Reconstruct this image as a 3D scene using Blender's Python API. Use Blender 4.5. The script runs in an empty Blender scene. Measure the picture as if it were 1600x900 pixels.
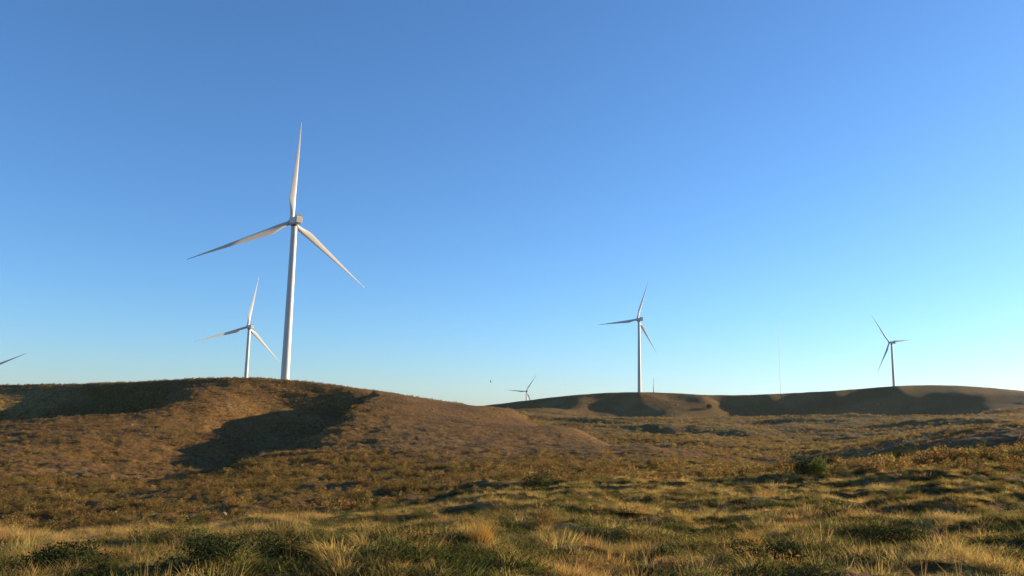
import bpy, bmesh, math, random
import numpy as np
from mathutils import Vector, Matrix, Euler

SC = bpy.context.scene
COL = SC.collection
R = math.radians

# ------------------------------------------------------------------ camera, sky, sun, exposure
PITCH, ROLL, FPX = R(8.9), 0.0185, 1256.0          # photograph is 1600 px wide
cam_d = bpy.data.cameras.new('camera')
cam = bpy.data.objects.new('camera', cam_d)
COL.objects.link(cam)
cam_d.sensor_width = 36.0
cam_d.lens = 36.0 * FPX / 1600.0
cam_d.clip_start, cam_d.clip_end = 0.1, 60000.0
cam.matrix_world = (Matrix.Rotation(R(90) + PITCH, 4, 'X') @ Matrix.Rotation(ROLL, 4, 'Z'))
SC.camera = cam

SUN_EL, SUN_AZ = R(12.5), R(68.0)                   # azimuth measured from forward (+Y) towards the right (+X)
world = bpy.data.worlds.new('World')
SC.world = world
world.use_nodes = True
wn = world.node_tree.nodes
wl = world.node_tree.links
wn.clear()
sky = wn.new('ShaderNodeTexSky')
sky.sky_type = 'NISHITA'
sky.sun_disc = False
sky.sun_elevation = SUN_EL
sky.sun_rotation = SUN_AZ
sky.altitude = 300
sky.air_density = 1.0
sky.dust_density = 0.35
sky.ozone_density = 5.8
bg = wn.new('ShaderNodeBackground')
bg.inputs['Strength'].default_value = 0.10
wo = wn.new('ShaderNodeOutputWorld')
wl.new(sky.outputs[0], bg.inputs[0])
wl.new(bg.outputs[0], wo.inputs[0])

sun_d = bpy.data.lights.new('sun', 'SUN')
sun_d.energy = 5.0
sun_d.angle = R(0.5)
sun_d.color = (1.0, 0.77, 0.50)
sun = bpy.data.objects.new('sun', sun_d)
COL.objects.link(sun)
SUN_DIR = Vector((math.cos(SUN_EL) * math.sin(SUN_AZ), math.cos(SUN_EL) * math.cos(SUN_AZ), math.sin(SUN_EL)))
sun.rotation_euler = SUN_DIR.to_track_quat('Z', 'Y').to_euler()

SC.view_settings.view_transform = 'Standard'
SC.view_settings.look = 'None'
SC.view_settings.exposure = 1.2
SC.view_settings.gamma = 1.0
SC.cycles.max_bounces = 6
SC.cycles.diffuse_bounces = 3
SC.cycles.transmission_bounces = 4
SC.cycles.use_denoising = True
SC.cycles.use_adaptive_sampling = False

# ------------------------------------------------------------------ numeric helpers
rng = np.random.default_rng(7)

def ray(px, py):
    """direction (x/y, z/y) of a point of the photograph, forward depth 1"""
    a2, b2 = px - 800.0, 450.0 - py
    c, s = math.cos(ROLL), math.sin(ROLL)
    a, b = a2 * c - b2 * s, a2 * s + b2 * c
    y = math.cos(PITCH) - b / FPX * math.sin(PITCH)
    return a / FPX / y, (math.sin(PITCH) + b / FPX * math.cos(PITCH)) / y

def at(px, py, depth):
    u, w = ray(px, py)
    return Vector((u * depth, depth, w * depth))

def _hash(ix, iy, seed):
    h = (ix.astype(np.int64) * 374761393 + iy.astype(np.int64) * 668265263 + seed * 144665) & 0xffffffff
    h = ((h ^ (h >> 13)) * 1274126177) & 0xffffffff
    h = (h ^ (h >> 16)) & 0xffffffff
    return h.astype(np.float64) / 4294967295.0

def noise(x, y, seed=0):
    """gradient noise, about -0.7..0.7"""
    x0, y0 = np.floor(x), np.floor(y)
    fx, fy = x - x0, y - y0
    ux = fx * fx * fx * (fx * (fx * 6 - 15) + 10)
    uy = fy * fy * fy * (fy * (fy * 6 - 15) + 10)
    def g(dx, dy):
        t = _hash(x0 + dx, y0 + dy, seed) * 2 * math.pi
        return np.cos(t) * (fx - dx) + np.sin(t) * (fy - dy)
    a = g(0, 0) + ux * (g(1, 0) - g(0, 0))
    b = g(0, 1) + ux * (g(1, 1) - g(0, 1))
    return a + uy * (b - a)

def fbm(x, y, seed=0, octaves=4, gain=0.5):
    s, a = 0.0, 1.0
    for o in range(octaves):
        s = s + a * noise(x * 2 ** o, y * 2 ** o, seed + o * 17)
        a *= gain
    return s

def sstep(a, b, x):
    t = np.clip((x - a) / (b - a), 0, 1)
    return t * t * (3 - 2 * t)

# ------------------------------------------------------------------ the lie of the land
CTRL = {
    -500: [(930, 8.5), (870, 13), (850, 18), (845, 60), (745, 170), (690, 250), (640, 330), (612, 390), (630, 480), (636, 800), (636, 2500)],
    -200: [(930, 8.5), (885, 13), (866, 17), (868, 30), (844, 60), (800, 90), (742, 165), (695, 230), (650, 300), (620, 350), (605, 385), (625, 480), (634, 800), (636, 2500)],
    0: [(930, 8.5), (885, 13), (862, 17), (866, 30), (842, 60), (800, 90), (742, 155), (700, 210), (660, 275), (625, 335), (602, 375), (604, 400), (617, 450), (632, 520), (640, 900), (640, 2500)],
    200: [(930, 8.5), (880, 13.5), (846, 20), (854, 34), (826, 58), (790, 90), (742, 150), (700, 205), (660, 265), (622, 322), (597, 358), (599, 385), (612, 430), (640, 500), (650, 900), (645, 2500)],
    400: [(925, 8.7), (870, 14), (826, 23), (833, 38), (803, 68), (770, 100), (740, 145), (690, 215), (640, 285), (605, 335), (592, 358), (594, 375), (612, 392), (646, 412), (655, 500), (655, 900), (650, 2500)],
    560: [(920, 9), (856, 15), (811, 27), (812, 42), (782, 72), (750, 118), (720, 170), (690, 215), (650, 275), (620, 325), (609, 350), (630, 380), (652, 450), (655, 900), (650, 2500)],
    700: [(915, 9.2), (845, 16), (795, 30), (788, 48), (768, 75), (742, 112), (715, 170), (690, 220), (655, 285), (636, 330), (627, 350), (640, 380), (655, 450), (648, 800), (646, 930), (650, 2500)],
    800: [(910, 9.5), (842, 16.5), (792, 31), (768, 52), (748, 85), (732, 125), (712, 175), (685, 230), (662, 290), (648, 325), (666, 360), (668, 410), (661, 500), (650, 700), (643, 860), (629, 960), (640, 1200), (655, 2500)],
    900: [(910, 9.8), (841, 16.7), (787, 33), (762, 55), (744, 88), (728, 128), (708, 180), (688, 230), (675, 268), (694, 292), (694, 330), (678, 430), (655, 700), (645, 860), (619, 950), (640, 1150), (655, 2500)],
    1000: [(910, 10), (840, 17), (782, 35), (757, 58), (741, 90), (725, 130), (710, 175), (696, 212), (713, 236), (712, 275), (694, 350), (672, 480), (656, 740), (648, 870), (613.5, 945), (613, 965), (621, 990), (640, 1200), (655, 2500)],
    1100: [(908, 10), (840, 17), (777, 37), (752, 62), (740, 90), (727, 130), (714, 180), (706, 240), (690, 340), (672, 480), (656, 740), (650, 870), (618, 950), (628, 1000), (645, 1200), (655, 2500)],
    1200: [(905, 10), (840, 17), (772, 39), (746, 64), (750, 90), (738, 140), (733, 230), (727, 250), (704, 340), (680, 460), (658, 740), (654, 897), (615, 955), (628, 1050), (648, 1300), (655, 2500)],
    1300: [(905, 10), (838, 17), (769, 39), (733, 64), (745, 90), (735, 150), (724, 215), (711, 232), (698, 340), (676, 470), (658, 720), (654, 897), (608.5, 955), (622, 1060), (648, 1300), (656, 2500)],
    1400: [(905, 10), (838, 17), (767, 38), (724, 62), (738, 90), (725, 150), (712, 192), (697, 208), (690, 340), (670, 480), (657, 700), (650, 897), (603, 955), (602, 980), (631, 1274), (650, 2500)],
    1500: [(905, 10), (837, 17), (765, 37), (718, 61), (734, 90), (722, 140), (711, 178), (690, 194), (682, 340), (664, 500), (652, 680), (642, 860), (605, 965), (615, 1050), (640, 1300), (655, 2500)],
    1600: [(905, 10), (836, 17), (763, 36), (711, 60), (730, 90), (720, 125), (709, 164), (684, 182), (676, 360), (660, 520), (648, 650), (641, 800), (612, 970), (622, 1050), (645, 1300), (660, 2500)],
    1850: [(910, 10), (838, 17), (765, 36), (712, 60), (730, 90), (722, 120), (708, 150), (686, 170), (680, 360), (668, 560), (655, 800), (640, 980), (650, 1200), (665, 2500)],
    2200: [(920, 10), (845, 17), (775, 36), (725, 60), (735, 90), (728, 180), (715, 290), (700, 340), (690, 450), (676, 800), (668, 1000), (672, 2500)],
}
TH_W = 2.6
_P, _V = [], []
for px, rows in CTRL.items():
    for py, d in rows:
        u, w = ray(px, py)
        _P.append((math.atan(u) * TH_W, math.log(d)))
        _V.append(w * math.cos(math.atan(u)))        # height over true distance
    u, w = ray(px, 900)
    _P.append((math.atan(u) * TH_W, math.log(3.0))); _V.append(-2.0 / 3.0 if False else -0.75 * 1.0)
    _P.append((math.atan(u) * TH_W, math.log(9000.0))); _V.append(-0.006)
# depth above is forward depth; turn it into true distance
_P = np.array(_P)
_P[:, 1] -= np.log(np.cos(_P[:, 0] / TH_W))
_V = np.array(_V)

def _tps(r2):
    return 0.5 * r2 * np.log(r2 + 1e-12)

def _solve():
    n = len(_P)
    d2 = ((_P[:, None] - _P[None]) ** 2).sum(2)
    A = np.zeros((n + 3, n + 3))
    A[:n, :n] = _tps(d2) + np.eye(n) * 2e-5
    A[:n, n] = 1; A[:n, n + 1:] = _P
    A[n:, :n] = A[:n, n:].T
    return np.linalg.solve(A, np.concatenate([_V, np.zeros(3)]))
_C = _solve()

def base_slope(th, lr):
    q = np.stack([th * TH_W, lr], 1)
    out = np.empty(len(q))
    for i in range(0, len(q), 40000):
        s = q[i:i + 40000]
        d2 = ((s[:, None] - _P[None]) ** 2).sum(2)
        out[i:i + 40000] = _tps(d2) @ _C[:-3] + _C[-3] + s @ _C[-2:]
    return out

def hollow(x, y, cx, cy, wu, wl, wv, ang, depth, p=4, pl=2):
    """a hollow with one firm wall on its right and a long gentle rise on its left"""
    c, s = math.cos(ang), math.sin(ang)
    u = (x - cx) * c + (y - cy) * s
    v = (-(x - cx) * s + (y - cy) * c) / wv
    u = np.where(u > 0, np.abs(u / wu) ** p, np.abs(u / wl) ** pl)
    return -depth * np.exp(-(u + np.abs(v) ** p))

def spur(x, y, cx, cy, wl, wr, wv, ang, rise):
    """a low rib, steep on its left and long on its right"""
    c, s = math.cos(ang), math.sin(ang)
    u = (x - cx) * c + (y - cy) * s
    v = (-(x - cx) * s + (y - cy) * c) / wv
    return rise * np.exp(-(np.where(u < 0, u / wl, u / wr) ** 2 + np.abs(v) ** 4))

def scoop(x, y, cx, cy, wu, wv, ang, depth, p=4):
    """a hollow in a hillside: flat floor, firm walls"""
    c, s = math.cos(ang), math.sin(ang)
    u = ((x - cx) * c + (y - cy) * s) / wu
    v = (-(x - cx) * s + (y - cy) * c) / wv
    return -depth * np.exp(-(np.abs(u) ** p + np.abs(v) ** p))

SKYLINE = [(0, 602), (60, 601), (100, 600.5), (200, 598), (250, 595), (300, 592), (350, 590.5), (400, 591), (450, 594), (500, 599), (560, 607),
           (640, 619), (700, 628), (745, 634.5), (780, 631), (820, 626), (860, 621), (900, 617), (950, 613.5), (1000, 612.5), (1050, 614), (1100, 617),
           (1150, 617.5), (1200, 616), (1300, 611), (1400, 603), (1450, 601.5), (1500, 602.5), (1550, 606), (1600, 611)]
def _crest(rows):
    q = [ray(*p) for p in rows]
    return np.array([math.atan(a) for a, b in q]), np.array([b for a, b in q])
CREST_NEAR = _crest([(-260, 606), (-120, 603.5)] + [p for p in SKYLINE if p[0] < 750])
CREST_FAR = _crest([p for p in SKYLINE if p[0] > 740] + [(1750, 628), (1900, 645)])
GULLY = [(38, 262), (60, 245), (74, 222), (88, 200), (100, 174), (112, 148), (135, 120)]

def height(x, y):
    x = np.asarray(x, float); y = np.asarray(y, float)
    r = np.hypot(x, y)
    th = np.arctan2(x, y)
    lim = R(50)
    thc = np.clip(th, -lim, lim)
    lr = np.log(np.clip(r, 3.0, 9000.0))
    w = base_slope(thc.ravel(), lr.ravel()).reshape(r.shape)
    z = w * np.clip(r, 3.0, 9000.0)
    z = np.where(r < 3.0, z + 0 * r, z)
    # behind the camera: gently rolling pasture at the camera's own level
    back = sstep(R(50), R(95), np.abs(th))
    zb = -2.1 - 0.02 * np.clip(r, 0, 400) + 6 * fbm(x / 160, y / 160, 91, 3) * sstep(30, 200, r)
    z = z * (1 - back) + zb * back
    # right under the camera the ground levels out
    near = 1 - sstep(4.0, 8.5, r)
    z = z * (1 - near) + (-2.1) * near
    # hollows and gullies of the near hill
    wx = x + 7 * fbm(x / 38, y / 38, 61, 3)
    wy = y + 5 * fbm(x / 38, y / 38, 67, 3)
    z = z + hollow(wx, wy, -159, 323, 20, 46, 30, R(20), 14, 5)
    z = z + hollow(wx, wy, -68, 303, 10, 42, 36, R(0), 10, 4, 3)
    z = z + hollow(wx, wy, -63, 252, 10, 34, 44, R(4), 6.5, 4)
    z = z + spur(wx, wy, -54, 284, 8, 62, 58, R(-2), 3.5)
    z = z + hollow(wx, wy, -70, 188, 9, 34, 44, R(12), 4.5, 3)
    # hollows of the far ridge and of the plain before it
    wx = x + 16 * fbm(x / 90, y / 90, 71, 3)
    wy = y + 10 * fbm(x / 90, y / 90, 73, 3)
    z = z + scoop(wx, wy, 118, 895, 52, 42, 0, 11, 3)
    z = z + scoop(wx, wy, 20, 925, 45, 28, 0, 9)
    z = z + scoop(wx, wy, 325, 890, 120, 55, 0, 13, 3)
    z = z + scoop(wx, wy, 520, 880, 55, 40, 0, 8, 3)
    z = z + scoop(wx, wy, 100, 455, 24, 24, 0, 7.5)
    z = z + scoop(wx, wy, 60, 560, 30, 22, 0, 6)
    z = z + scoop(wx, wy, 165, 400, 22, 16, 0, 5)
    z = z + scoop(wx, wy, 250, 620, 40, 20, 0, 6)
    for (px_, D_, wl_, wr_, wv_, up_) in ((1085, 470, 9, 80, 42, 4.2), (1340, 355, 7, 60, 30, 2.0), (1175, 320, 6, 45, 22, 1.6), (905, 610, 11, 75, 45, 4.5), (1500, 480, 10, 80, 45, 3.6), (1260, 560, 11, 80, 45, 4.0)):
        z = z + spur(x + 6 * fbm(x / 24, y / 24, 77, 3), y + 4 * fbm(x / 24, y / 24, 79, 3), (px_ - 800) / FPX * D_, D_, wl_, wr_, wv_, R(52), up_ * .75)
    # gully whose far bank lies in shade beyond the right-hand knoll
    wx = x + 3 * fbm(x / 20, y / 20, 75, 3)
    d = np.full(x.shape, 1e9)
    for (ax, ay), (bx, by) in zip(GULLY[:-1], GULLY[1:]):
        t = np.clip(((wx - ax) * (bx - ax) + (y - ay) * (by - ay)) / ((bx - ax) ** 2 + (by - ay) ** 2), 0, 1)
        d = np.minimum(d, np.hypot(wx - ax - t * (bx - ax), y - ay - t * (by - ay)))
    z = z - 4.2 * np.exp(-(d / 9.0) ** 3)
    # undulations that grow with distance
    m = sstep(60, 160, r) * (1 - 0.6 * sstep(1200, 3000, r))
    z = z + m * ((1.0 + 0.8 * sstep(380, 480, r) * (1 - sstep(700, 850, r))) * fbm(x / 42, y / 42, 3, 3) + sstep(330, 520, r) * (1 - 0.65 * sstep(700, 850, r)) * 3.0 * fbm(x / 110, y / 90, 5, 3))
    z = z + sstep(25, 60, r) * (1 - sstep(500, 900, r)) * (0.85 - 0.6 * spur_face(x, y)) * fbm(x / 9, y / 6, 11, 3)
    # the two crest lines
    cy = r * np.cos(thc)
    for t, c, lo, hi, wf, wb in ((CREST_NEAR, 360.0, -0.75, CREST_NEAR[0][-1], 9.0, 26.0), (CREST_FAR, 975.0, CREST_FAR[0][0], 0.8, 16.0, 60.0)):
        T = np.interp(thc, t[0], t[1]) + 0.0004 * fbm(thc * 60, thc * 0 + c, 81, 3)
        D = cy - c
        b = np.where(D < 0, np.exp(-(D / wf) ** 4), np.exp(-(D / wb) ** 4))
        e = sstep(lo - 0.02, lo + 0.02, thc) * (1 - sstep(hi - 0.02, hi + 0.02, thc)) * (np.abs(th) < lim)
        w = z / np.maximum(cy, 1.0)
        w = w + b * e * (T - w)
        over = np.maximum(w - T, 0) * e * sstep(150, 220, cy) * (1 - sstep(1200, 2000, cy))
        z = (w - over) * np.maximum(cy, 1.0)
    # hummocky pasture close by
    f = (1 - sstep(180, 330, r))
    z = z + f * sstep(3, 9, r) * (0.40 * fbm(x / 3.2, y / 2.0, 21, 3) + 0.55 * sstep(9, 18, r) * noise(x / 7.5, y / 4.2, 27) + 0.06 * fbm(x / 0.9, y / 0.8, 23, 2))
    return z

# ------------------------------------------------------------------ object helpers
def link(o, parent=None):
    COL.objects.link(o)
    if parent is not None:
        o.parent = parent
    return o

def tag(o, label=None, cat=None, group=None, kind=None):
    for k, v in (('label', label), ('category', cat), ('group', group), ('kind', kind)):
        if v:
            o[k] = v
    return o

def empty(name, loc, rz=0.0):
    o = bpy.data.objects.new(name, None)
    o.location = loc
    o.rotation_euler = (0, 0, rz)
    o.empty_display_size = 0.5
    return link(o)

def mesh_obj(name, verts, faces, mat, parent=None, smooth=True):
    me = bpy.data.meshes.new(name)
    me.from_pydata([tuple(v) for v in verts], [], [tuple(f) for f in faces])
    if smooth:
        me.polygons.foreach_set('use_smooth', [True] * len(me.polygons))
    if mat:
        me.materials.append(mat)
    me.update()
    return link(bpy.data.objects.new(name, me), parent)

def bm_obj(name, bm, mat, parent=None, smooth=False):
    me = bpy.data.meshes.new(name)
    bmesh.ops.recalc_face_normals(bm, faces=bm.faces)
    bm.to_mesh(me); bm.free()
    if smooth:
        me.polygons.foreach_set('use_smooth', [True] * len(me.polygons))
    me.materials.append(mat)
    return link(bpy.data.objects.new(name, me), parent)

def big_mesh(name, verts, quads, mat, smooth=True):
    """numpy quads to mesh"""
    me = bpy.data.meshes.new(name)
    me.vertices.add(len(verts))
    me.vertices.foreach_set('co', np.asarray(verts, np.float32).ravel())
    n = len(quads)
    me.loops.add(n * 4)
    me.loops.foreach_set('vertex_index', np.asarray(quads, np.int32).ravel())
    me.polygons.add(n)
    me.polygons.foreach_set('loop_start', np.arange(0, n * 4, 4, dtype=np.int32))
    me.polygons.foreach_set('use_smooth', np.full(n, smooth))
    me.materials.append(mat)
    me.update(calc_edges=True)
    return me

# ------------------------------------------------------------------ materials
def new_mat(name):
    m = bpy.data.materials.new(name)
    m.use_nodes = True
    nt = m.node_tree
    nt.nodes.clear()
    out = nt.nodes.new('ShaderNodeOutputMaterial')
    return m, nt, nt.nodes, nt.links, out

def ramp(nt, src, stops):
    n = nt.nodes.new('ShaderNodeValToRGB')
    cr = n.color_ramp
    while len(cr.elements) < len(stops):
        cr.elements.new(0.5)
    for e, (p, c) in zip(cr.elements, stops):
        e.position = p
        e.color = (*c, 1) if len(c) == 3 else c
    nt.links.new(src, n.inputs[0])
    return n.outputs[0]

def nz(nt, vec, scale, detail=4, rough=0.55):
    n = nt.nodes.new('ShaderNodeTexNoise')
    n.inputs['Scale'].default_value = scale
    n.inputs['Detail'].default_value = detail
    n.inputs['Roughness'].default_value = rough
    nt.links.new(vec, n.inputs['Vector'])
    return n.outputs['Fac']

def mix(nt, fac, a, b, mode='MIX'):
    n = nt.nodes.new('ShaderNodeMix')
    n.data_type = 'RGBA'
    n.blend_type = mode
    for sock, val in ((n.inputs[0], fac), (n.inputs[6], a), (n.inputs[7], b)):
        if hasattr(val, 'is_output'):
            nt.links.new(val, sock)
        elif isinstance(val, (int, float)):
            sock.default_value = val
        else:
            sock.default_value = (*val, 1)
    return n.outputs[2]

def ground_material():
    m, nt, N, L, out = new_mat('dry_pasture')
    geo = N.new('ShaderNodeNewGeometry')
    pos = geo.outputs['Position']
    at_ = N.new('ShaderNodeAttribute'); at_.attribute_name = 'cover'      # r = greenness, g = golden straw, b = scrub
    sep = N.new('ShaderNodeSeparateColor'); L.new(at_.outputs['Color'], sep.inputs[0])
    n1 = nz(nt, pos, 0.9, 6, 0.65)
    n2 = nz(nt, pos, 0.07, 5, 0.6)
    n3 = nz(nt, pos, 5.0, 3, 0.6)
    dry = ramp(nt, n1, [(0.30, (0.05, 0.027, 0.009)), (0.50, (0.135, 0.075, 0.024)), (0.70, (0.24, 0.145, 0.045))])
    red = ramp(nt, n1, [(0.30, (0.045, 0.022, 0.009)), (0.55, (0.125, 0.060, 0.020)), (0.75, (0.20, 0.105, 0.036))])
    c = mix(nt, ramp(nt, n2, [(0.38, (0, 0, 0)), (0.62, (1, 1, 1))]), dry, red)
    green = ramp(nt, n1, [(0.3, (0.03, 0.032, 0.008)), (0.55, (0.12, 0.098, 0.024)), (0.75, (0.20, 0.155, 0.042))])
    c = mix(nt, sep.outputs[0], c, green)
    gold = ramp(nt, n1, [(0.3, (0.14, 0.085, 0.03)), (0.6, (0.34, 0.22, 0.08)), (0.8, (0.42, 0.29, 0.11))])
    c = mix(nt, sep.outputs[1], c, gold)
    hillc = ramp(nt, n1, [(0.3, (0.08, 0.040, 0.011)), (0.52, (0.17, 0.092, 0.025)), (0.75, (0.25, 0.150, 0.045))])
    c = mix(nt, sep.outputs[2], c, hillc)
    c = mix(nt, 0.35, c, ramp(nt, n3, [(0.3, (0.25, 0.25, 0.25)), (0.7, (1, 1, 1))]), 'MULTIPLY')
    bs = N.new('ShaderNodeBsdfPrincipled')
    bs.inputs['Roughness'].default_value = 0.95
    bs.inputs['Specular IOR Level'].default_value = 0.1
    L.new(c, bs.inputs['Base Color'])
    bump = N.new('ShaderNodeBump')
    bump.inputs['Strength'].default_value = 0.9
    bump.inputs['Distance'].default_value = 0.6
    L.new(n1, bump.inputs['Height'])
    L.new(bump.outputs[0], bs.inputs['Normal'])
    L.new(bs.outputs[0], out.inputs[0])
    return m

def paint(name, col, rough=0.45, mottled=0.06):
    m, nt, N, L, out = new_mat(name)
    tc = N.new('ShaderNodeTexCoord')
    n = nz(nt, tc.outputs['Object'], 0.35, 5, 0.6)
    lo = tuple(c * (1 - mottled * 2) for c in col)
    c = ramp(nt, n, [(0.3, lo), (0.65, col)])
    bs = N.new('ShaderNodeBsdfPrincipled')
    bs.inputs['Roughness'].default_value = rough
    L.new(c, bs.inputs['Base Color'])
    L.new(bs.outputs[0], out.inputs[0])
    return m

M_GROUND = ground_material()
M_WHITE = paint('turbine_white', (0.56, 0.535, 0.48), 0.5)
M_BLADE = paint('blade_white', (0.54, 0.515, 0.46), 0.5, 0.0)
M_GREY = paint('mast_grey', (0.30, 0.30, 0.31), 0.5)
M_DARK = paint('dark_metal', (0.10, 0.10, 0.11), 0.6)

# ------------------------------------------------------------------ ground sheet
def crest_gold(x, y):
    th = np.arctan2(x, y); r = np.hypot(x, y)
    c = 20.5 + (th + 0.57) * 20
    return np.exp(-(np.where(r < c, (r - c) / 3.0, (r - c) / 9.0)) ** 2) * (1 - sstep(-0.2, 0.0, th))

def spur_face(x, y):
    """1 on the smooth bare flank of the near hill"""
    th = np.arctan2(x, y)
    edge = np.interp(th, [-0.2, -0.05, 0.08, 0.2, 0.26], [360, 345, 277, 226, 195])
    return sstep(-0.20, -0.10, th) * sstep(122, 146, y + 9 * fbm(x / 16, y / 12, 35, 3)) * (1 - sstep(edge - 4, edge + 8, y))

def cover(x, y):
    r = np.hypot(x, y); th = np.arctan2(x, y)
    g = 0.5 + 0.9 * fbm(x / 2.6, y / 2.0, 41, 3)                         # near pasture patches
    g2 = 0.5 + 1.1 * fbm(x / 45, y / 30, 43, 4)
    nearw = 1 - sstep(30, 90, r)
    green = np.clip(sstep(0.42, 0.72, g) * nearw * 0.9 + (1 - nearw) * (0.35 + 0.6 * sstep(0.35, 0.7, g2) * sstep(200, 400, r) + 0.4 * sstep(0.45, 0.8, g2) * (1 - sstep(200, 400, r))), 0, 1)
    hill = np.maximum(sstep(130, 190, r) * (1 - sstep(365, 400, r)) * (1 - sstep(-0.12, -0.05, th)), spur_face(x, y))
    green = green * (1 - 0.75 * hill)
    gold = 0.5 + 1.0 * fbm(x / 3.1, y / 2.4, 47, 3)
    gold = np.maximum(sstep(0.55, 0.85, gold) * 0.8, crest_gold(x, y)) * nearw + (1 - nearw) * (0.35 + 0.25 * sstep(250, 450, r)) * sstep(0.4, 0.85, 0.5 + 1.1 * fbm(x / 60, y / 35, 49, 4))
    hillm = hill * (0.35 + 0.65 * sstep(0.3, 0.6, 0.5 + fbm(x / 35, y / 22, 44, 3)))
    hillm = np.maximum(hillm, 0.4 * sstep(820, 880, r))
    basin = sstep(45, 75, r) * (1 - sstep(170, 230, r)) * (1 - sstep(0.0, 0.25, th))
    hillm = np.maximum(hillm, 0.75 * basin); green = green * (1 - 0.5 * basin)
    return np.stack([green, np.clip(gold, 0, 1), hillm, np.ones_like(r)], -1)

def ground():
    inner = np.radians(np.arange(-40, 40.01, 0.13))
    outer = np.radians(np.concatenate([np.arange(42.0, 318.1, 3.0)]))
    th = np.concatenate([inner, outer])
    rad = np.concatenate([[0.3, 0.8, 1.4, 2.0, 2.6, 3.2], np.exp(np.arange(math.log(3.8), math.log(6000), 0.0075))])
    T, Q = np.meshgrid(th, rad)
    X, Y = Q * np.sin(T), Q * np.cos(T)
    Z = height(X.ravel(), Y.ravel()).reshape(X.shape)
    nr, nt_ = X.shape
    V = np.stack([X, Y, Z], -1).reshape(-1, 3)
    i = np.arange(nr - 1)[:, None] * nt_
    j = np.arange(nt_)[None]
    j2 = (j + 1) % nt_
    quads = np.stack([i + j, i + nt_ + j, i + nt_ + j2, i + j2], -1).reshape(-1, 4)[:, ::-1]
    c0 = len(V)
    V = np.vstack([V, [[0, 0, -2.1]]])
    me = big_mesh('ground', V, quads, M_GROUND)
    cc = cover(V[:, 0], V[:, 1]).astype(np.float32)
    a = me.color_attributes.new('cover', 'FLOAT_COLOR', 'POINT')
    a.data.foreach_set('color', cc.ravel())
    o = link(bpy.data.objects.new('ground', me))
    tag(o, kind='structure')
    return o
GROUND = ground()

def hz(x, y):
    return float(height(np.array([x], float), np.array([y], float))[0])

# ------------------------------------------------------------------ wind turbines
BL, HUBH, CONE, TILT = 54.0, 96.0, R(4), R(5)

def lathe(profile, n=32):
    V, Fc = [], []
    for (r, z) in profile:
        for k in range(n):
            a = 2 * math.pi * k / n
            V.append((r * math.cos(a), r * math.sin(a), z))
    for i in range(len(profile) - 1):
        for k in range(n):
            k2 = (k + 1) % n
            Fc.append((i * n + k, i * n + k2, (i + 1) * n + k2, (i + 1) * n + k))
    Fc.append(tuple(range(n))[::-1])
    Fc.append(tuple((len(profile) - 1) * n + k for k in range(n)))
    return V, Fc

def blade_mesh():
    """along +X, chord along Y (trailing edge -Y), upwind +Z"""
    S = [0.0, .02, .05, .09, .13, .17, .21, .26, .32, .4, .5, .6, .7, .8, .88, .94, .98, 1.0]
    V, Fc, n = [], [], 28
    for s in S:
        if s < .2:
            t = sstep(.03, .2, np.array(s)).item()
            ch = 2.2 + (3.5 - 2.2) * t
            thick = 2.2 + (1.1 - 2.2) * t
        else:
            t = (s - .2) / .8
            ch = 3.28 * (1 - t) ** 1.15 + 0.22
            thick = ch * (0.30 - 0.13 * t)
        tw = R(13) * (1 - s) ** 2.2
        blend = sstep(.03, .2, np.array(s)).item()
        for k in range(n):
            a = 2 * math.pi * k / n
            cy, cz = math.cos(a), math.sin(a)
            # airfoil: le at +, te at -, thicker towards the leading edge
            ya = cy * 0.5 * ch
            za = cz * 0.5 * thick * (1 - blend * (0.5 - 0.5 * cy) * 0.75)
            ya += blend * (-0.5 * ch + 1.15 - 0.25 * s)        # leading edge stays near the pitch axis
            y = ya * math.cos(tw) - za * math.sin(tw)
            z = ya * math.sin(tw) + za * math.cos(tw)
            V.append((1.4 + s * (BL - 1.4), y, z + 1.2 * s * s))
    for i in range(len(S) - 1):
        for k in range(n):
            k2 = (k + 1) % n
            Fc.append((i * n + k, (i + 1) * n + k, (i + 1) * n + k2, i * n + k2))
    Fc.append(tuple(range(n)))
    Fc.append(tuple((len(S) - 1) * n + k for k in range(n))[::-1])
    return V, Fc

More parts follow.
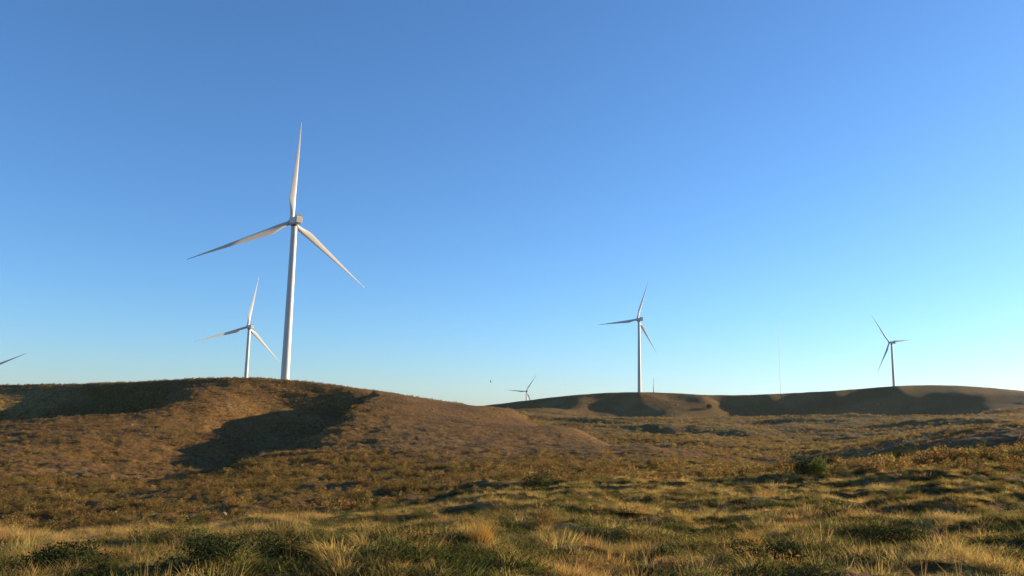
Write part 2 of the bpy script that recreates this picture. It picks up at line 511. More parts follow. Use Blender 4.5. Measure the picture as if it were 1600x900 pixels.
def make_turbine():
    """base at the origin; wind side +Y; rotor hub at height HUBH"""
    root = empty('wind_turbine', (0, 0, 0))
    H = HUBH - 2.2
    prof = []
    for i in range(25):
        t = i / 24
        prof.append((2.2 - 0.72 * t ** 1.1, -4 + (H + 4) * t))
    V, Fc = lathe(prof, 40)
    mesh_obj('tower', V, Fc, M_WHITE, root)
    V, Fc = lathe([(1.62, H - 0.5), (1.75, H - 0.3), (1.75, H + 0.25), (1.5, H + 0.3)], 32)
    mesh_obj('yaw_ring', V, Fc, M_DARK, root)
    # nacelle: a rounded box, its rear end -Y
    bm = bmesh.new()
    bmesh.ops.create_cube(bm, size=1)
    for v in bm.verts:
        y = v.co.y
        v.co.x *= 3.7 if y < 0 else 3.3
        v.co.z = v.co.z * (3.7 if y < 0 else 3.4) + (0.1 if y < 0 else 0)
        v.co.y = -6.6 if y < 0 else 2.7
    bmesh.ops.bevel(bm, geom=bm.edges[:], offset=0.45, segments=3, affect='EDGES')
    nac = bm_obj('nacelle', bm, M_WHITE, root)
    nac.location = (0, 0, HUBH + 0.05)
    nac.rotation_euler = (TILT, 0, 0)
    # cooler frame standing on the rear roof
    bm = bmesh.new()
    for (sx, sy, sz, x, y, z) in ((3.3, .35, .95, 0, -5.9, 2.42), (.18, 1.2, .6, 1.4, -5.1, 2.25), (.18, 1.2, .6, -1.4, -5.1, 2.25)):
        g = bmesh.ops.create_cube(bm, size=1)
        for v in g['verts']:
            v.co = Vector((v.co.x * sx + x, v.co.y * sy + y, v.co.z * sz + z))
    bm_obj('cooler', bm, M_GREY, nac)
    for x in (-.9, .9):
        bm = bmesh.new()
        g = bmesh.ops.create_cone(bm, segments=6, radius1=.06, radius2=.04, depth=1.6, cap_ends=True)
        for v in g['verts']:
            v.co += Vector((x, -4.3, 2.6))
        bm_obj('wind_vane', bm, M_GREY, nac)
    # hub + spinner
    V, Fc = lathe([(1.55, -1.5), (1.72, -1.0), (1.78, 0), (1.7, .9), (1.35, 1.7), (.8, 2.3), (.25, 2.6)], 28)
    Rm = Matrix.Rotation(-R(90), 4, 'X')          # +Z -> +Y
    V = [Rm @ Vector(v) for v in V]
    hub = mesh_obj('hub', V, Fc, M_BLADE, root)
    hub.location = (0, 4.3, HUBH + 0.35)
    hub.rotation_euler = (TILT, 0, 0)
    V, Fc = blade_mesh()
    first = None
    for k in range(3):
        if first is None:
            b = first = mesh_obj('blade', V, Fc, M_BLADE, root)
        else:
            b = first.copy(); link(b, root)
        b.location = hub.location
    return root

def pose_rotor(root, th):
    # local frame: +Y upwind f, +X right h, +Z up u; from behind (camera side) h is to the right
    f0 = Matrix.Rotation(TILT, 4, 'X')
    k = 0
    for ch in root.children:
        if ch.name.split('.')[0] != 'blade':
            continue
        t = th + k * 2 * math.pi / 3
        # blade axis in rotor plane, coned upwind
        ax = Vector((math.cos(CONE) * math.cos(t), math.sin(CONE), math.cos(CONE) * math.sin(t)))
        le = Vector((-math.sin(t), 0, math.cos(t)))         # turns anticlockwise seen from behind
        up = ax.cross(le).normalized()
        if up.y < 0:
            up = -up
        le = up.cross(ax).normalized()
        M = Matrix((ax, le, up)).transposed().to_4x4()
        ch.rotation_euler = (f0 @ M).to_euler()
        k += 1

def copy_tree(o, parent=None):
    c = o.copy()
    COL.objects.link(c)
    if parent is not None:
        c.parent = parent
    for ch in list(o.children):
        copy_tree(ch, c)
    return c

TG = 'white wind turbines of the wind farm'
TURB = [  # hub pixel, depth, yaw, rotor angle, label
    ((455.6, 346.9), 401.5, .62, 1.546, 'tallest white wind turbine, standing right behind the crest of the brown hill'),
    ((386.9, 510.8), 819.5, .74, 1.424, 'smaller white wind turbine rising behind the hill just left of the tallest turbine'),
    ((995.4, 499.3), 990.4, .42, 1.247, 'grey-white wind turbine beside a short slender mast on the far dark ridge'),
    ((1389.7, 535.3), 1274.0, .36, .156, 'wind turbine with one blade pointing level right, on the right-hand far ridge'),
    ((822, 611.5), 2150.0, .22, 1.02, 'tiny distant wind turbine with only its rotor and tower top above the ridge'),
    ((-40, 586), 860.0, .22, .50, 'wind turbine cut off by the left edge, only one blade tip in view'),
]
proto = make_turbine()
for i, ((px, py), D, yaw, th, lab) in enumerate(TURB):
    t = proto if i == 0 else copy_tree(proto)
    tag(t, lab, 'wind turbine', TG)
    hubp = at(px, py, D)
    t.rotation_euler = (0, 0, yaw)
    off = Matrix.Rotation(yaw, 3, 'Z') @ Vector((0, 4.3, HUBH + 0.35))
    t.location = hubp - off
    pose_rotor(t, th)
    print('turbine', i, [round(v, 1) for v in t.location], 'ground', round(hz(t.location.x, t.location.y), 1))

# ------------------------------------------------------------------ masts and birds
def bar(bm, a, b, r, n=5):
    a, b = Vector(a), Vector(b)
    d = b - a
    q = d.to_track_quat('Z', 'Y').to_matrix().to_4x4()
    M = Matrix.Translation((a + b) / 2) @ q
    bmesh.ops.create_cone(bm, segments=n, radius1=r, radius2=r, depth=d.length, cap_ends=True, matrix=M)

def met_mast():
    p = at(1219.5, 613, 990)
    g = hz(p.x, p.y)
    root = tag(empty('measuring_mast', (p.x, p.y, g)), 'very tall hair-thin lattice mast on the far ridge, faint against the sky', 'mast')
    H = at(1217, 505, 990).z - g
    bm = bmesh.new()
    w = 0.26
    legs = [(w * math.cos(a), w * math.sin(a)) for a in (0.3, 0.3 + 2.094, 0.3 + 4.189)]
    for (x, y) in legs:
        bar(bm, (x, y, -0.5), (x, y, H), 0.06, 4)
    z, k = 0.0, 0
    while z < H - 1.2:
        for i in range(3):
            a, b = legs[i], legs[(i + 1) % 3]
            if k % 2: a, b = b, a
            bar(bm, (*a, z), (*b, z + 1.2), 0.018, 3)
        z += 1.2; k += 1
    bm_obj('lattice_tower', bm, M_GREY, root)
    for zt in (0.35 * H, 0.95 * H):
        for a in (0.3, 0.3 + 2.094, 0.3 + 4.189):
            bm = bmesh.new()
            e = Vector((math.cos(a) * 0.42 * H, math.sin(a) * 0.42 * H, 0))
            e.z = hz(p.x + e.x, p.y + e.y) - g
            bar(bm, (0, 0, zt), e, 0.012, 3)
            bm_obj('guy_wire', bm, M_GREY, root)
    for zt in (0.55 * H, 0.98 * H):
        bm = bmesh.new()
        bar(bm, (0, 0, zt), (2.2, -0.6, zt), 0.04, 4)
        bm_obj('sensor_boom', bm, M_GREY, root)
met_mast()

def small_mast():
    p = at(1021.3, 613, 965)
    g = hz(p.x, p.y)
    root = tag(empty('slender_mast', (p.x, p.y, g)), 'short slender mast on the ridge to the right of a turbine tower', 'mast')
    H = at(1021, 590, 965).z - g
    V, Fc = lathe([(0.5, -0.6), (0.44, H * 0.3), (0.34, H * 0.55), (0.20, H * 0.56), (0.14, H)], 10)
    mesh_obj('pole', V, Fc, M_GREY, root)
    bm = bmesh.new()
    bar(bm, (-.7, 0, H * 0.8), (.7, 0, H * 0.8), 0.07, 5)
    bm_obj('cross_arm', bm, M_GREY, root)
small_mast()

M_BIRD = paint('bird_dark', (0.05, 0.045, 0.045), 0.8)

# ------------------------------------------------------------------ grass and scrub
def leaf_material(name, rough=0.7, transl=0.35, tint_inst=True, col=None):
    m, nt, N, L, out = new_mat(name)
    v = N.new('ShaderNodeAttribute'); v.attribute_name = 'vary'
    if tint_inst:
        t = N.new('ShaderNodeAttribute'); t.attribute_type = 'INSTANCER'; t.attribute_name = 'tint'
        base = t.outputs['Color']
    else:
        rg = N.new('ShaderNodeRGB'); rg.outputs[0].default_value = (*col, 1); base = rg.outputs[0]
    c = mix(nt, 1.0, base, v.outputs['Color'], 'MULTIPLY')
    d = N.new('ShaderNodeBsdfDiffuse'); L.new(c, d.inputs[0])
    tr = N.new('ShaderNodeBsdfTranslucent'); L.new(c, tr.inputs[0])
    ms = N.new('ShaderNodeMixShader'); ms.inputs[0].default_value = transl
    L.new(d.outputs[0], ms.inputs[1]); L.new(tr.outputs[0], ms.inputs[2])
    L.new(ms.outputs[0], out.inputs[0])
    return m
M_LEAF = leaf_material('grass_blades', transl=0.52)

def blade_set(rg, n, rad, hmin, hmax, wid, lean, segs=3, curl=0.6, vary=(0.75, 1.25), splay=1.0):
    """n curved tapering blades as quads; returns verts, quads, per-vertex vary colour"""
    a = rg.uniform(0, 2 * math.pi, n)
    rr = rad * np.sqrt(rg.uniform(0, 1, n))
    bx, by = rr * np.cos(a), rr * np.sin(a)
    h = rg.uniform(hmin, hmax, n) * (1 - 0.35 * (rr / max(rad, 1e-6)) ** 2)
    d = a + rg.normal(0, 0.7, n)
    ln = lean * (0.25 + splay * rr / max(rad, 1e-6)) * rg.uniform(0.5, 1.3, n)
    w = wid * rg.uniform(0.7, 1.3, n)
    f = rg.uniform(0, 2 * math.pi, n)
    V, C = [], []
    vy = rg.uniform(vary[0], vary[1], (n, 1)) * (1 + rg.normal(0, 0.06, (n, 3)))
    for k in range(segs + 1):
        t = k / segs
        out_ = ln * h * (t * (1 - curl) + curl * t * t * 1.6)
        zz = h * t * (1 - 0.25 * curl * t * ln)
        cx = bx + np.cos(d) * out_
        cy = by + np.sin(d) * out_
        ww = w * (1 - 0.85 * t ** 1.5) * 0.5
        V.append(np.stack([cx - np.cos(f) * ww, cy - np.sin(f) * ww, zz], -1))
        V.append(np.stack([cx + np.cos(f) * ww, cy + np.sin(f) * ww, zz], -1))
        C += [vy, vy]
    V = np.stack(V, 1)                       # n, 2(segs+1), 3
    C = np.stack(C, 1)
    m = 2 * (segs + 1)
    q = []
    for k in range(segs):
        q.append([2 * k, 2 * k + 1, 2 * k + 3, 2 * k + 2])
    Q = (np.arange(n)[:, None, None] * m + np.array(q)[None]).reshape(-1, 4)
    return V.reshape(-1, 3), Q, C.reshape(-1, 3)

def leaf_set(rg, n, rx, rz, z0, size, vary=(0.6, 1.35), hollow=0.35, lumps=5):
    """small leaf quads through a lumpy dome"""
    cen = np.stack([rg.normal(0, rx * 0.45, lumps), rg.normal(0, rx * 0.45, lumps), rg.uniform(0.25, 0.8, lumps) * rz], -1)
    k = rg.integers(0, lumps, n)
    u = rg.normal(size=(n, 3)); u /= np.linalg.norm(u, axis=1, keepdims=True)
    rad = (hollow + (1 - hollow) * rg.uniform(0, 1, n) ** 0.5)[:, None]
    p = cen[k] + u * rad * np.array([rx * 0.55, rx * 0.55, rz * 0.45])
    p[:, 2] = np.abs(p[:, 2]) + z0
    nrm = u + rg.normal(0, 0.6, (n, 3)); nrm /= np.linalg.norm(nrm, axis=1, keepdims=True)
    t = np.cross(nrm, rg.normal(size=(n, 3))); t /= np.linalg.norm(t, axis=1, keepdims=True)
    b = np.cross(nrm, t)
    s_ = (size * rg.uniform(0.6, 1.4, n))[:, None]
    V = np.stack([p - t * s_, p - b * s_ * 0.45, p + t * s_, p + b * s_ * 0.45], 1).reshape(-1, 3)
    Q = np.arange(n * 4).reshape(-1, 4)
    lc = rg.uniform(0.8, 1.2, lumps)[k]
    C = (rg.uniform(vary[0], vary[1], n) * lc)[:, None] * (1 + rg.normal(0, 0.05, (n, 3)))
    return V, Q, np.repeat(C, 4, 0)

def join(parts):
    V, Q, C, o = [], [], [], 0
    for v, q, c in parts:
        V.append(v); Q.append(q + o); C.append(c); o += len(v)
    return np.concatenate(V), np.concatenate(Q), np.concatenate(C)

def veg_mesh(name, parts, mat):
    V, Q, C = join(parts)
    me = big_mesh(name, V, Q, mat, smooth=False)
    a = me.color_attributes.new('vary', 'FLOAT_COLOR', 'POINT')
    a.data.foreach_set('color', np.concatenate([np.clip(C, 0, 3), np.ones((len(C), 1))], 1).astype(np.float32).ravel())
    return me

def kit(name, builders):
    """a collection of prototype meshes that is not part of the scene"""
    c = bpy.data.collections.new(name)
    for i, b in enumerate(builders):
        me = veg_mesh('%s_%02d' % (name, i), b(np.random.default_rng(100 + i)), M_LEAF)
        c.objects.link(bpy.data.objects.new('%s_%02d' % (name, i), me))
    return c

def scatter(name, coll, P, scale, tint, label, cat, tilt=0.15):
    n = len(P)
    me = bpy.data.meshes.new(name)
    me.vertices.add(n)
    me.vertices.foreach_set('co', P.astype(np.float32).ravel())
    a = me.attributes.new('size', 'FLOAT', 'POINT'); a.data.foreach_set('value', scale.astype(np.float32))
    rot = np.stack([rng.normal(0, tilt, n), rng.normal(0, tilt, n), rng.uniform(0, 2 * math.pi, n)], -1)
    a = me.attributes.new('turn', 'FLOAT_VECTOR', 'POINT'); a.data.foreach_set('vector', rot.astype(np.float32).ravel())
    a = me.attributes.new('tint', 'FLOAT_COLOR', 'POINT')
    a.data.foreach_set('color', np.concatenate([tint, np.ones((n, 1))], 1).astype(np.float32).ravel())
    o = link(bpy.data.objects.new(name, me))
    ng = bpy.data.node_groups.new(name, 'GeometryNodeTree')
    ng.interface.new_socket('Geometry', in_out='INPUT', socket_type='NodeSocketGeometry')
    ng.interface.new_socket('Geometry', in_out='OUTPUT', socket_type='NodeSocketGeometry')
    gi, go = ng.nodes.new('NodeGroupInput'), ng.nodes.new('NodeGroupOutput')
    ci = ng.nodes.new('GeometryNodeCollectionInfo')
    ci.inputs['Collection'].default_value = coll
    ci.inputs['Separate Children'].default_value = True
    ci.inputs['Reset Children'].default_value = True
    ip = ng.nodes.new('GeometryNodeInstanceOnPoints')
    ip.inputs['Pick Instance'].default_value = True
    def attr(nm, t):
        x = ng.nodes.new('GeometryNodeInputNamedAttribute'); x.data_type = t
        x.inputs['Name'].default_value = nm
        return x.outputs[0]
    ng.links.new(gi.outputs[0], ip.inputs['Points'])
    ng.links.new(ci.outputs[0], ip.inputs['Instance'])
    ng.links.new(attr('size', 'FLOAT'), ip.inputs['Scale'])
    e2r = ng.nodes.new('FunctionNodeEulerToRotation')
    ng.links.new(attr('turn', 'FLOAT_VECTOR'), e2r.inputs[0])
    ng.links.new(e2r.outputs[0], ip.inputs['Rotation'])
    ng.links.new(ip.outputs[0], go.inputs[0])
    md = o.modifiers.new('scatter', 'NODES'); md.node_group = ng
    tag(o, label, cat, kind='stuff')
    return o

def sector(n, r0, r1, half=0.72, power=2.0):
    """random ground points between two distances; power 2 = even per area, lower = denser near"""
    u = rng.uniform(0, 1, n)
    r = (r0 ** power + u * (r1 ** power - r0 ** power)) ** (1 / power)
    t = rng.uniform(-half, half, n)
    return r * np.sin(t), r * np.cos(t)

def lerp_tint(n, cols, wts):
    """a tint per point: weighted mix of base colours with jitter"""
    W = np.stack(wts, -1); W = W / W.sum(1, keepdims=True)
    c = W @ np.array(cols)
    return np.clip(c * rng.uniform(0.75, 1.25, (n, 1)) * (1 + rng.normal(0, 0.06, (n, 3))), 0.004, 0.8)

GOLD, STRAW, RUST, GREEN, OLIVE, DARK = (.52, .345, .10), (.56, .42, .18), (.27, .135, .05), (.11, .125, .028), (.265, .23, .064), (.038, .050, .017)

kit_dry = kit('dry_tuft', [lambda g, k=k: [blade_set(g, 85, .15 + .02 * k, .13, .26 + .03 * k, .008, .8)] for k in range(5)])
kit_green = kit('green_tuft', [lambda g, k=k: [blade_set(g, 80, .20, .05, .13 + .02 * k, .010, 1.1), leaf_set(g, 70, .20, .10, .01, .02)] for k in range(4)])
kit_bush = kit('scrub_clump', [lambda g, k=k: [leaf_set(g, 1100, .36, .40 + .04 * k, .0, .019, lumps=8), blade_set(g, 110, .28, .2, .46, .008, .6)] for k in range(6)])
kit_stalk = kit('dead_stalk', [lambda g, k=k: [blade_set(g, 7, .12, .3, .65, .008, .4, segs=4, curl=.3)] for k in range(3)])
kit_tussock = kit('tussock', [lambda g, k=k: [blade_set(g, 190, .24 + .03 * k, .2, .42, .010, .6, curl=.45)] for k in range(5)])
def dome_blades(rg, n, rad, length, wid, droop=.35, flat=.75):
    """a mound of blades radiating from a low crown"""
    a = rg.uniform(0, 2 * math.pi, n)
    el = np.arcsin(rg.uniform(0.08, 1.0, n)) 
    br = rad * np.sqrt(rg.uniform(0, 1, n))
    b = np.stack([br * np.cos(a), br * np.sin(a), 0 * a], -1)
    d = np.stack([np.cos(a) * np.cos(el), np.sin(a) * np.cos(el), np.sin(el) * flat], -1)
    L_ = length * rg.uniform(.55, 1.1, n)
    f = rg.uniform(0, 2 * math.pi, n)
    side = np.stack([-np.sin(a + rg.normal(0, .6, n)), np.cos(a + rg.normal(0, .6, n)), rg.normal(0, .3, n)], -1)
    vy = rg.uniform(.6, 1.35, (n, 1)) * (1 + rg.normal(0, .06, (n, 3)))
    V, C = [], []
    for k in range(4):
        t = k / 3
        p = b + d * (L_ * t)[:, None]
        p[:, 2] -= droop * L_ * t * t * np.cos(el) * .8
        p[:, 2] = np.maximum(p[:, 2], 0.0)
        w = (wid * rg.uniform(.8, 1.2, n) * (1 - .85 * t ** 1.6) * .5)[:, None]
        V += [p - side * w, p + side * w]
        C += [vy, vy]
    V = np.stack(V, 1); C = np.stack(C, 1)
    q = [[2 * k, 2 * k + 1, 2 * k + 3, 2 * k + 2] for k in range(3)]
    Q = (np.arange(n)[:, None, None] * 8 + np.array(q)[None]).reshape(-1, 4)
    return V.reshape(-1, 3), Q, C.reshape(-1, 3)
kit_mound = kit('mound', [lambda g, k=k: [dome_blades(g, 760, .28, .26 + .025 * k, .008, .35 + .08 * k, .95 - .05 * k)] + ([leaf_set(g, 260, .30, .24, .0, .018, lumps=5, vary=(.35, .75))] if k % 2 else []) for k in range(6)])
kit_mid = kit('basin_scrub', [lambda g, k=k: [leaf_set(g, 230, .45, .42 + .06 * k, .0, .05, lumps=6), blade_set(g, 70, .40, .2, .45, .025, .7, segs=2)] for k in range(5)])
kit_far = kit('hill_scrub', [lambda g, k=k: [leaf_set(g, 80, .5, .45 + .06 * k, .0, .09, lumps=4), blade_set(g, 30, .5, .25, .5, .05, .7, segs=2)] for k in range(4)])

def field(x, y, sx, sy, seed, o=3):
    return 0.5 + 1.0 * fbm(x / sx, y / sy, seed, o)

def on_ground(x, y, sink=0.02):
    return np.stack([x, y, height(x, y) - sink], -1)

# short green turf, its tint darkened for the shade between the tussocks
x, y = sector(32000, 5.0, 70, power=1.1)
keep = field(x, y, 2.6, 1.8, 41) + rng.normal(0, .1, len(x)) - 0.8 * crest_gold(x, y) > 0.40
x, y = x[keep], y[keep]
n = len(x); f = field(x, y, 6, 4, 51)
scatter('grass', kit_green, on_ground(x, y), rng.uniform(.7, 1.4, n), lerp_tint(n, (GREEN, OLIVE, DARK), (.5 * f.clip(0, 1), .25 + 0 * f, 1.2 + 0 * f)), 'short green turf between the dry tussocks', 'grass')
# dry grass
x, y = sector(70000, 5.0, 130, power=1.1)
gf = field(x, y, 2.2, 1.4, 47)
reach = 50 + 90 * sstep(-.05, .3, np.arctan2(x, y))
keep = (gf + rng.normal(0, .08, len(x)) + 0.6 * crest_gold(x, y) > 0.52) & (np.hypot(x, y) < reach * rng.uniform(.7, 1.1, len(x)))
x, y, gf = x[keep], y[keep], gf[keep]
n = len(x); f = field(x, y, 7, 4, 53); cg = crest_gold(x, y)
scatter('dry_grass', kit_dry, on_ground(x, y), rng.uniform(.4, .85, n) * (1 + .004 * np.hypot(x, y)), lerp_tint(n, (GOLD, STRAW, RUST, OLIVE), (np.clip(gf, .1, 1) + cg, .2 * np.clip(f, 0, 1) + .4 * cg, .7 * np.clip(1 - f, 0, 1), .4 + 0 * f)), 'dry golden grass over the foreground pasture', 'grass')
# mounded tussocks standing over the sward
x, y = sector(26000, 6.5, 170, power=1.2)
f = field(x, y, 1.9, 1.3, 55)
reach = 48 + 130 * sstep(-.05, .3, np.arctan2(x, y))
keep = (f + rng.normal(0, .07, len(x)) > 0.53) & (np.hypot(x, y) < reach * rng.uniform(.7, 1.1, len(x)))
x, y = x[keep], y[keep]; n = len(x); f = field(x, y, 5, 3.2, 57); f3 = field(x, y, 3, 2.5, 58)
scatter('tussock_grass', kit_mound, on_ground(x, y, .03), (rng.gamma(6, .14, n) * (.72 + .004 * np.hypot(x, y))).clip(.3, 1.6), lerp_tint(n, (GOLD, RUST, OLIVE, STRAW), (.9 * f3.clip(0.1, 1), .5 * np.clip(1 - f, 0, 1), 1.0 * np.clip(f, 0.1, 1), .14 + 0 * f)), 'rounded tussock grass standing over the sward', 'grass')
# leafy scrub
x, y = sector(11000, 6.0, 170, power=1.2)
f = field(x, y, 2.2, 1.4, 59)
keep = (f + rng.normal(0, .06, len(x)) > 0.74) & (rng.uniform(0, 1, len(x)) > 0.9 * crest_gold(x, y))
x, y = x[keep], y[keep]; n = len(x); f = field(x, y, 5, 4, 63)
scatter('scrub', kit_bush, on_ground(x, y, .05), rng.uniform(.4, 1.0, n) * (.75 + .003 * np.hypot(x, y)), lerp_tint(n, (DARK, OLIVE, GREEN, RUST), (.6 + 0 * f, .6 * np.clip(f, 0, 1), .2 + 0 * f, .5 * np.clip(1 - f, 0, 1))), 'low leafy scrub dotted through the pasture', 'scrub')
# dead stalks
x, y = sector(1500, 8, 70, power=1.2)
n = len(x)
scatter('dead_stalks', kit_stalk, on_ground(x, y), rng.uniform(.4, .8, n), lerp_tint(n, (STRAW, RUST), (rng.uniform(0, 1, n), rng.uniform(0, 1, n))), 'thin dead flower stalks above the grass', 'grass')
HILL_BROWN, HILL_DARK = (.21, .122, .037), (.05, .045, .016)
# scrubby tussocks of the basin
x, y = sector(52000, 52, 190, half=0.66, power=1.5)
r = np.hypot(x, y)
f = field(x, y, 14, 7, 65, 4)
keep = rng.uniform(0, 1, len(x)) < np.clip(0.25 + 2.0 * (f - 0.45), 0.06, 1) * (1 - 0.9 * spur_face(x, y)) + 0.4 * (np.arctan2(x, y) > .3)
x, y, f = x[keep], y[keep], f[keep]
n = len(x); f2 = field(x, y, 16, 9, 69, 3)
scatter('basin_scrub', kit_mid, on_ground(x, y, .05), (rng.gamma(3, .28, n) * (.45 + np.hypot(x, y) / 260)).clip(.25, 1.9), lerp_tint(n, (GOLD, HILL_BROWN, OLIVE, HILL_DARK, STRAW), (.18 * np.clip(f2, 0, 1), 1.0 + 0 * f, .32 * np.clip(f2, 0, 1), rng.uniform(0, 1, n) ** 2 * 1.6, .06 + 0 * f)), 'rough brown scrub and tussocks filling the basin', 'scrub')
# hillsides
x, y = sector(100000, 150, 430, half=0.66, power=1.5)
r = np.hypot(x, y); th = np.arctan2(x, y)
f = field(x, y, 22, 12, 66, 4)
smooth_face = spur_face(x, y)
keep = rng.uniform(0, 1, len(x)) < np.clip(0.40 + 1.3 * (f - 0.4), 0.15, 1) * (1 - 0.88 * smooth_face)
x, y, r, f, sf = x[keep], y[keep], r[keep], f[keep], smooth_face[keep]
n = len(x); f2 = field(x, y, 30, 18, 70, 3)
scatter('hill_scrub', kit_far, on_ground(x, y, .05), (rng.gamma(3, .19, n) * (1 - .4 * sf)).clip(.15, 1.5), lerp_tint(n, (GOLD, HILL_BROWN, OLIVE, HILL_DARK, STRAW), (.28 * np.clip(f2, 0, 1), 1.0 + 0 * f, .2 * np.clip(f2, 0, 1), .35 * np.clip(f, 0, 1), .05 + 0 * f)), 'low brown scrub and tussocks on the hillsides', 'scrub')
# sparse bushes of the far plain and ridge
x, y = sector(190000, 280, 1010, half=0.62, power=1.5)
f = field(x, y, 60, 26, 75, 4)
keep = (rng.uniform(0, 1, len(x)) < np.clip(2.0 * (f - 0.30), 0.22, 1)) & ((np.arctan2(x, y) > 0.0) | (np.hypot(x, y) > 400)) & (spur_face(x, y) < .3) & ((y < 880) | (rng.uniform(0, 1, len(x)) < .25)) & (height(x, y) / y < np.interp(np.arctan2(x, y), *CREST_FAR) - .0012)
x, y, f = x[keep], y[keep], f[keep]; n = len(x)
scatter('distant_scrub', kit_far, on_ground(x, y, .1), (rng.gamma(3, .32, n)).clip(.3, 2.6), lerp_tint(n, ((.18, .15, .05), HILL_DARK, (.24, .13, .05), (.36, .25, .09)), (.7 + 0 * f, .5 * f.clip(0, 1), .4 + 0 * f, .6 + 0 * f)), 'scattered scrub over the far plain and ridge', 'scrub')

# ------------------------------------------------------------------ single plants and rocks
_mats = {}
def plain_leaf(col):
    if col not in _mats:
        _mats[col] = leaf_material('leaf_%d' % len(_mats), tint_inst=False, col=col)
    return _mats[col]
M_STEM = paint('woody_stem', (0.10, 0.07, 0.045), 0.9)

def stems(rg, n, rad, h, r0):
    bm = bmesh.new()
    for k in range(n):
        a = rg.uniform(0, 6.283); p = Vector((0, 0, -0.1)); q = Vector((math.cos(a) * rad * .35, math.sin(a) * rad * .35, h * .45))
        e = Vector((math.cos(a) * rad * .7, math.sin(a) * rad * .7, h * .85))
        for (u, v, w0, w1) in ((p, q, r0, r0 * .7), (q, e, r0 * .7, r0 * .3)):
            d = v - u
            bmesh.ops.create_cone(bm, segments=5, radius1=w0, radius2=w1, depth=d.length, cap_ends=True,
                                  matrix=Matrix.Translation((u + v) / 2) @ d.to_track_quat('Z', 'Y').to_matrix().to_4x4())
    return bm

def place(px, py, D0, D1):
    """where the sight line through a point of the photograph meets the ground between two distances"""
    u, w = ray(px, py)
    D = np.linspace(D0, D1, 600)
    g = height(u * D, D) - w * D
    k = int(np.argmax(g >= 0)) if (g >= 0).any() else int(np.argmax(g))
    return Vector((u * D[k], D[k], hz(u * D[k], D[k])))

def bush(name, p, w, h, col, label, cat, seed, leaf=0.04, n=2600):
    root = tag(empty(name, p), label, cat)
    g = np.random.default_rng(seed)
    me = veg_mesh('foliage', [leaf_set(g, n, w / 2, h, 0.02, leaf, lumps=12, vary=(.55, 1.4))], plain_leaf(col))
    link(bpy.data.objects.new('foliage', me), root)
    bm_obj('stem', stems(g, 1, w / 2, h, .035 * h), M_STEM, root)
    return root

bush('green_bush', place(1277, 745, 48, 90), 1.5, .9, (.13, .155, .035), 'bright green bush on the edge of the right-hand knoll, lit from the right', 'bush', 1, leaf=.05, n=1500)
bush('dark_bush', place(1255, 746, 48, 90), 1.5, 0.95, (.04, .055, .018), 'low dark bush touching the left side of the bright green bush', 'bush', 2)
bush('small_bush', place(1410, 722, 45, 80), 1.1, 0.8, (.075, .085, .022), 'small lone bush on the knoll rim, right of the bright green bush', 'bush', 3)
bush('round_bush', place(839, 768, 40, 90), 1.6, 1.1, (.05, .06, .02), 'dark round bush at the foot of the smooth brown slope', 'bush', 4)
p = place(1108, 640, 880, 985)
root = tag(empty('hill_tree', p), 'lone dark shrubby tree on the lit shoulder of the far ridge', 'tree')
g = np.random.default_rng(5)
link(bpy.data.objects.new('crown', veg_mesh('crown', [leaf_set(g, 900, 3.6, 4.8, 1.0, .40, lumps=9)], plain_leaf((.035, .042, .016)))), root)
bm_obj('trunk', stems(g, 1, 1.2, 2.6, .25), M_STEM, root)

for k, (px, py, w_, h_, col, lab) in enumerate((
        (100, 893, 1.1, .34, (.034, .044, .016), 'dark low shrub at the bottom left corner of the pasture'),
        (330, 882, .9, .34, (.042, .052, .018), 'dark low shrub in shade, just above the bottom edge left of the middle'),
        (440, 884, 1.0, .38, (.034, .042, .017), 'nearly black low shrub right beside another dark shrub in the left foreground'),
        (1215, 888, 1.1, .36, (.032, .042, .016), 'wide dark low shrub in front of the broad golden grass tuft'),
        (1400, 852, 1.2, .36, (.045, .050, .018), 'dark olive low shrub among gold tussocks in the right foreground'))):
    bush('low_shrub', place(px, py, 7, 30), w_ * .8, h_ * .85, col, lab, 'shrub', 20 + k, leaf=.018, n=2400)

def tuft(px, py, D0, D1, size, n, col, label):
    p = place(px, py, D0, D1)
    g = np.random.default_rng(int(px))
    me = veg_mesh('grass_tuft', [blade_set(g, n, .22 * size,   .35 * size, .8 * size, .006, .5, segs=4, curl=.5)], plain_leaf(col))
    o = link(bpy.data.objects.new('grass_tuft', me)); o.location = p
    tag(o, label, 'grass tuft')
tuft(748, 852, 8, 40, .60, 420, (.48, .28, .07), 'orange-gold grass tuft glowing in the middle of the foreground')
tuft(545, 846, 8, 40, .17, 150, (.52, .40, .17), 'left one of two short pale straw tufts standing in a dark hollow')
tuft(572, 846, 8, 40, .17, 120, (.52, .40, .17), 'right one of two short pale straw tufts standing in a dark hollow')
tuft(1175, 862, 8, 40, .48, 380, (.44, .27, .07), 'broad golden grass tuft in the right foreground')
tuft(280, 898, 7, 20, .24, 260, (.46, .31, .10), 'golden grass tuft at the bottom edge, left of the middle')

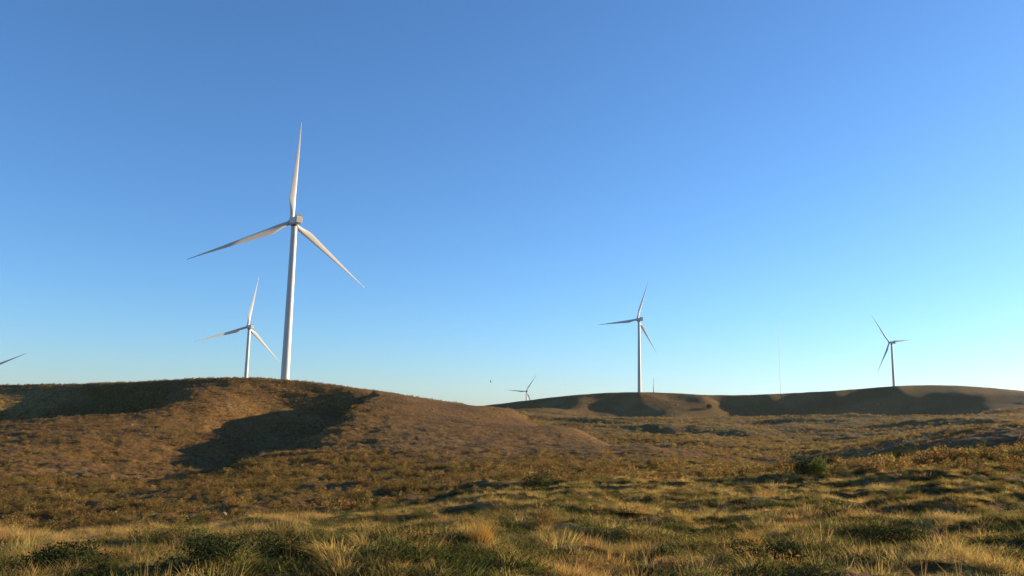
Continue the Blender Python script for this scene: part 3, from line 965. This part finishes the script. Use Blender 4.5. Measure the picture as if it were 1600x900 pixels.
M_ROCK = paint('pale_rock', (0.30, 0.25, 0.19), 0.9, 0.2)
rock_px = [(448, 728), (472, 728), (550, 725), (556, 671), (676, 640), (497, 702), (402, 716), (552, 652), (511, 668), (963, 678), (862, 662), (206, 664), (230, 723), (120, 744), (350, 806), (300, 808), (255, 800), (215, 748), (13, 685), (1372, 632), (1100, 684), (990, 645)]
rk = None
for i, (px, py) in enumerate(rock_px):
    p = place(px, py, 60 if py > 700 else 200, 420 if px < 800 and py > 600 and py != 632 else 960)
    if i < 3:
        bm = bmesh.new()
        bmesh.ops.create_icosphere(bm, subdivisions=2, radius=0.5)
        for v in bm.verts:
            c = v.co.copy()
            v.co = Vector((c.x * 1.25, c.y, c.z * .75)) * (1 + 0.5 * noise(np.array([c.x * 2.3 + i * 9]), np.array([c.y * 2.3 + c.z * 1.7]), 5)[0])
        o = bm_obj('rock', bm, M_ROCK)
        protos = (protos + [o]) if i else [o]
    else:
        o = protos[i % 3].copy(); link(o)
    o.location = p + Vector((0, 0, .08))
    o.rotation_euler = (0, 0, rng.uniform(0, 6.28))
    s_ = rng.uniform(.5, 1.0) * (0.3 + p.length / 520)
    o.scale = (s_, s_, s_)
    tag(o, 'small pale rock lying among the scrub of the hillsides', 'rock', 'pale rocks scattered over the hillsides')

def bird_at(px, py, D, span, label, heading):
    """one continuous body with two raised wings"""
    L_ = span * 0.45
    rows = [(-.55, .02, .02), (-.40, .10, .03), (-.15, .09, .08), (.10, .11, .10), (.30, .09, .09), (.42, .07, .07), (.50, .03, .03)]
    n = 8
    bm = bmesh.new()
    rings = []
    for (t, rx, rz) in rows:
        rings.append([bm.verts.new((math.cos(2 * math.pi * k / n) * rx * L_, t * L_, math.sin(2 * math.pi * k / n) * rz * L_)) for k in range(n)])
    skip = []
    for i in range(len(rings) - 1):
        for k in range(n):
            if i in (2, 3) and k in (0, 7, 3, 4):
                continue
            bm.faces.new((rings[i][k], rings[i][(k + 1) % n], rings[i + 1][(k + 1) % n], rings[i + 1][k]))
    bm.faces.new(rings[0][::-1]); bm.faces.new(rings[-1])
    for side, (ka, kb) in ((1, (7, 1)), (-1, (5, 3))):
        kk = (7, 0, 1) if side > 0 else (5, 4, 3)
        loop = [rings[2][kk[0]], rings[3][kk[0]], rings[4][kk[0]], rings[4][kk[1]], rings[4][kk[2]], rings[3][kk[2]], rings[2][kk[2]], rings[2][kk[1]]]
        for (s_, up, ch, back) in ((.35, .22, .30, .02), (.7, .42, .22, -.04), (1.0, .46, .06, -.18)):
            X, Z, Yc = side * s_ * span / 2, up * span / 2, (.08 + back) * L_
            half = ch * L_; th_ = .02 * L_
            co = [(X, Yc - half, Z - th_), (X, Yc, Z - th_), (X, Yc + half, Z - th_), (X, Yc + half, Z), (X, Yc + half, Z + th_), (X, Yc, Z + th_), (X, Yc - half, Z + th_), (X, Yc - half, Z)]
            new = [bm.verts.new(c) for c in co]
            for k in range(8):
                bm.faces.new((loop[k], loop[(k + 1) % 8], new[(k + 1) % 8], new[k]))
            loop = new
        bm.faces.new(loop)
    o = bm_obj('bird', bm, M_BIRD, smooth=True)
    o.location = at(px, py, D)
    o.rotation_euler = (0.1, 0.5, heading)
    tag(o, label, 'bird')
bird_at(767, 597, 150, .75, 'small dark bird flying low in the sky above the dip between the hills', 1.0)
bird_at(882, 600.5, 330, .7, 'very faint tiny bird in the sky right of the most distant turbine', .4)

# ------------------------------------------------------------------ air
def haze():
    m, nt, N, L, out = new_mat('haze_air')
    v = N.new('ShaderNodeVolumePrincipled')
    v.inputs['Color'].default_value = (0.80, 0.88, 1.0, 1)
    v.inputs['Density'].default_value = 0.000018
    v.inputs['Anisotropy'].default_value = 0.2
    L.new(v.outputs[0], out.inputs['Volume'])
    bm = bmesh.new()
    bmesh.ops.create_cube(bm, size=1)
    for q in bm.verts:
        q.co = Vector((q.co.x * 12200, q.co.y * 12200, 186 if q.co.z > 0 else HAZE_LOW))
    o = bm_obj('haze', bm, m)
    tag(o, kind='stuff')
HAZE = True
HAZE_LOW = min(v.co.z for v in GROUND.data.vertices) - 1.0
if HAZE:
    haze()
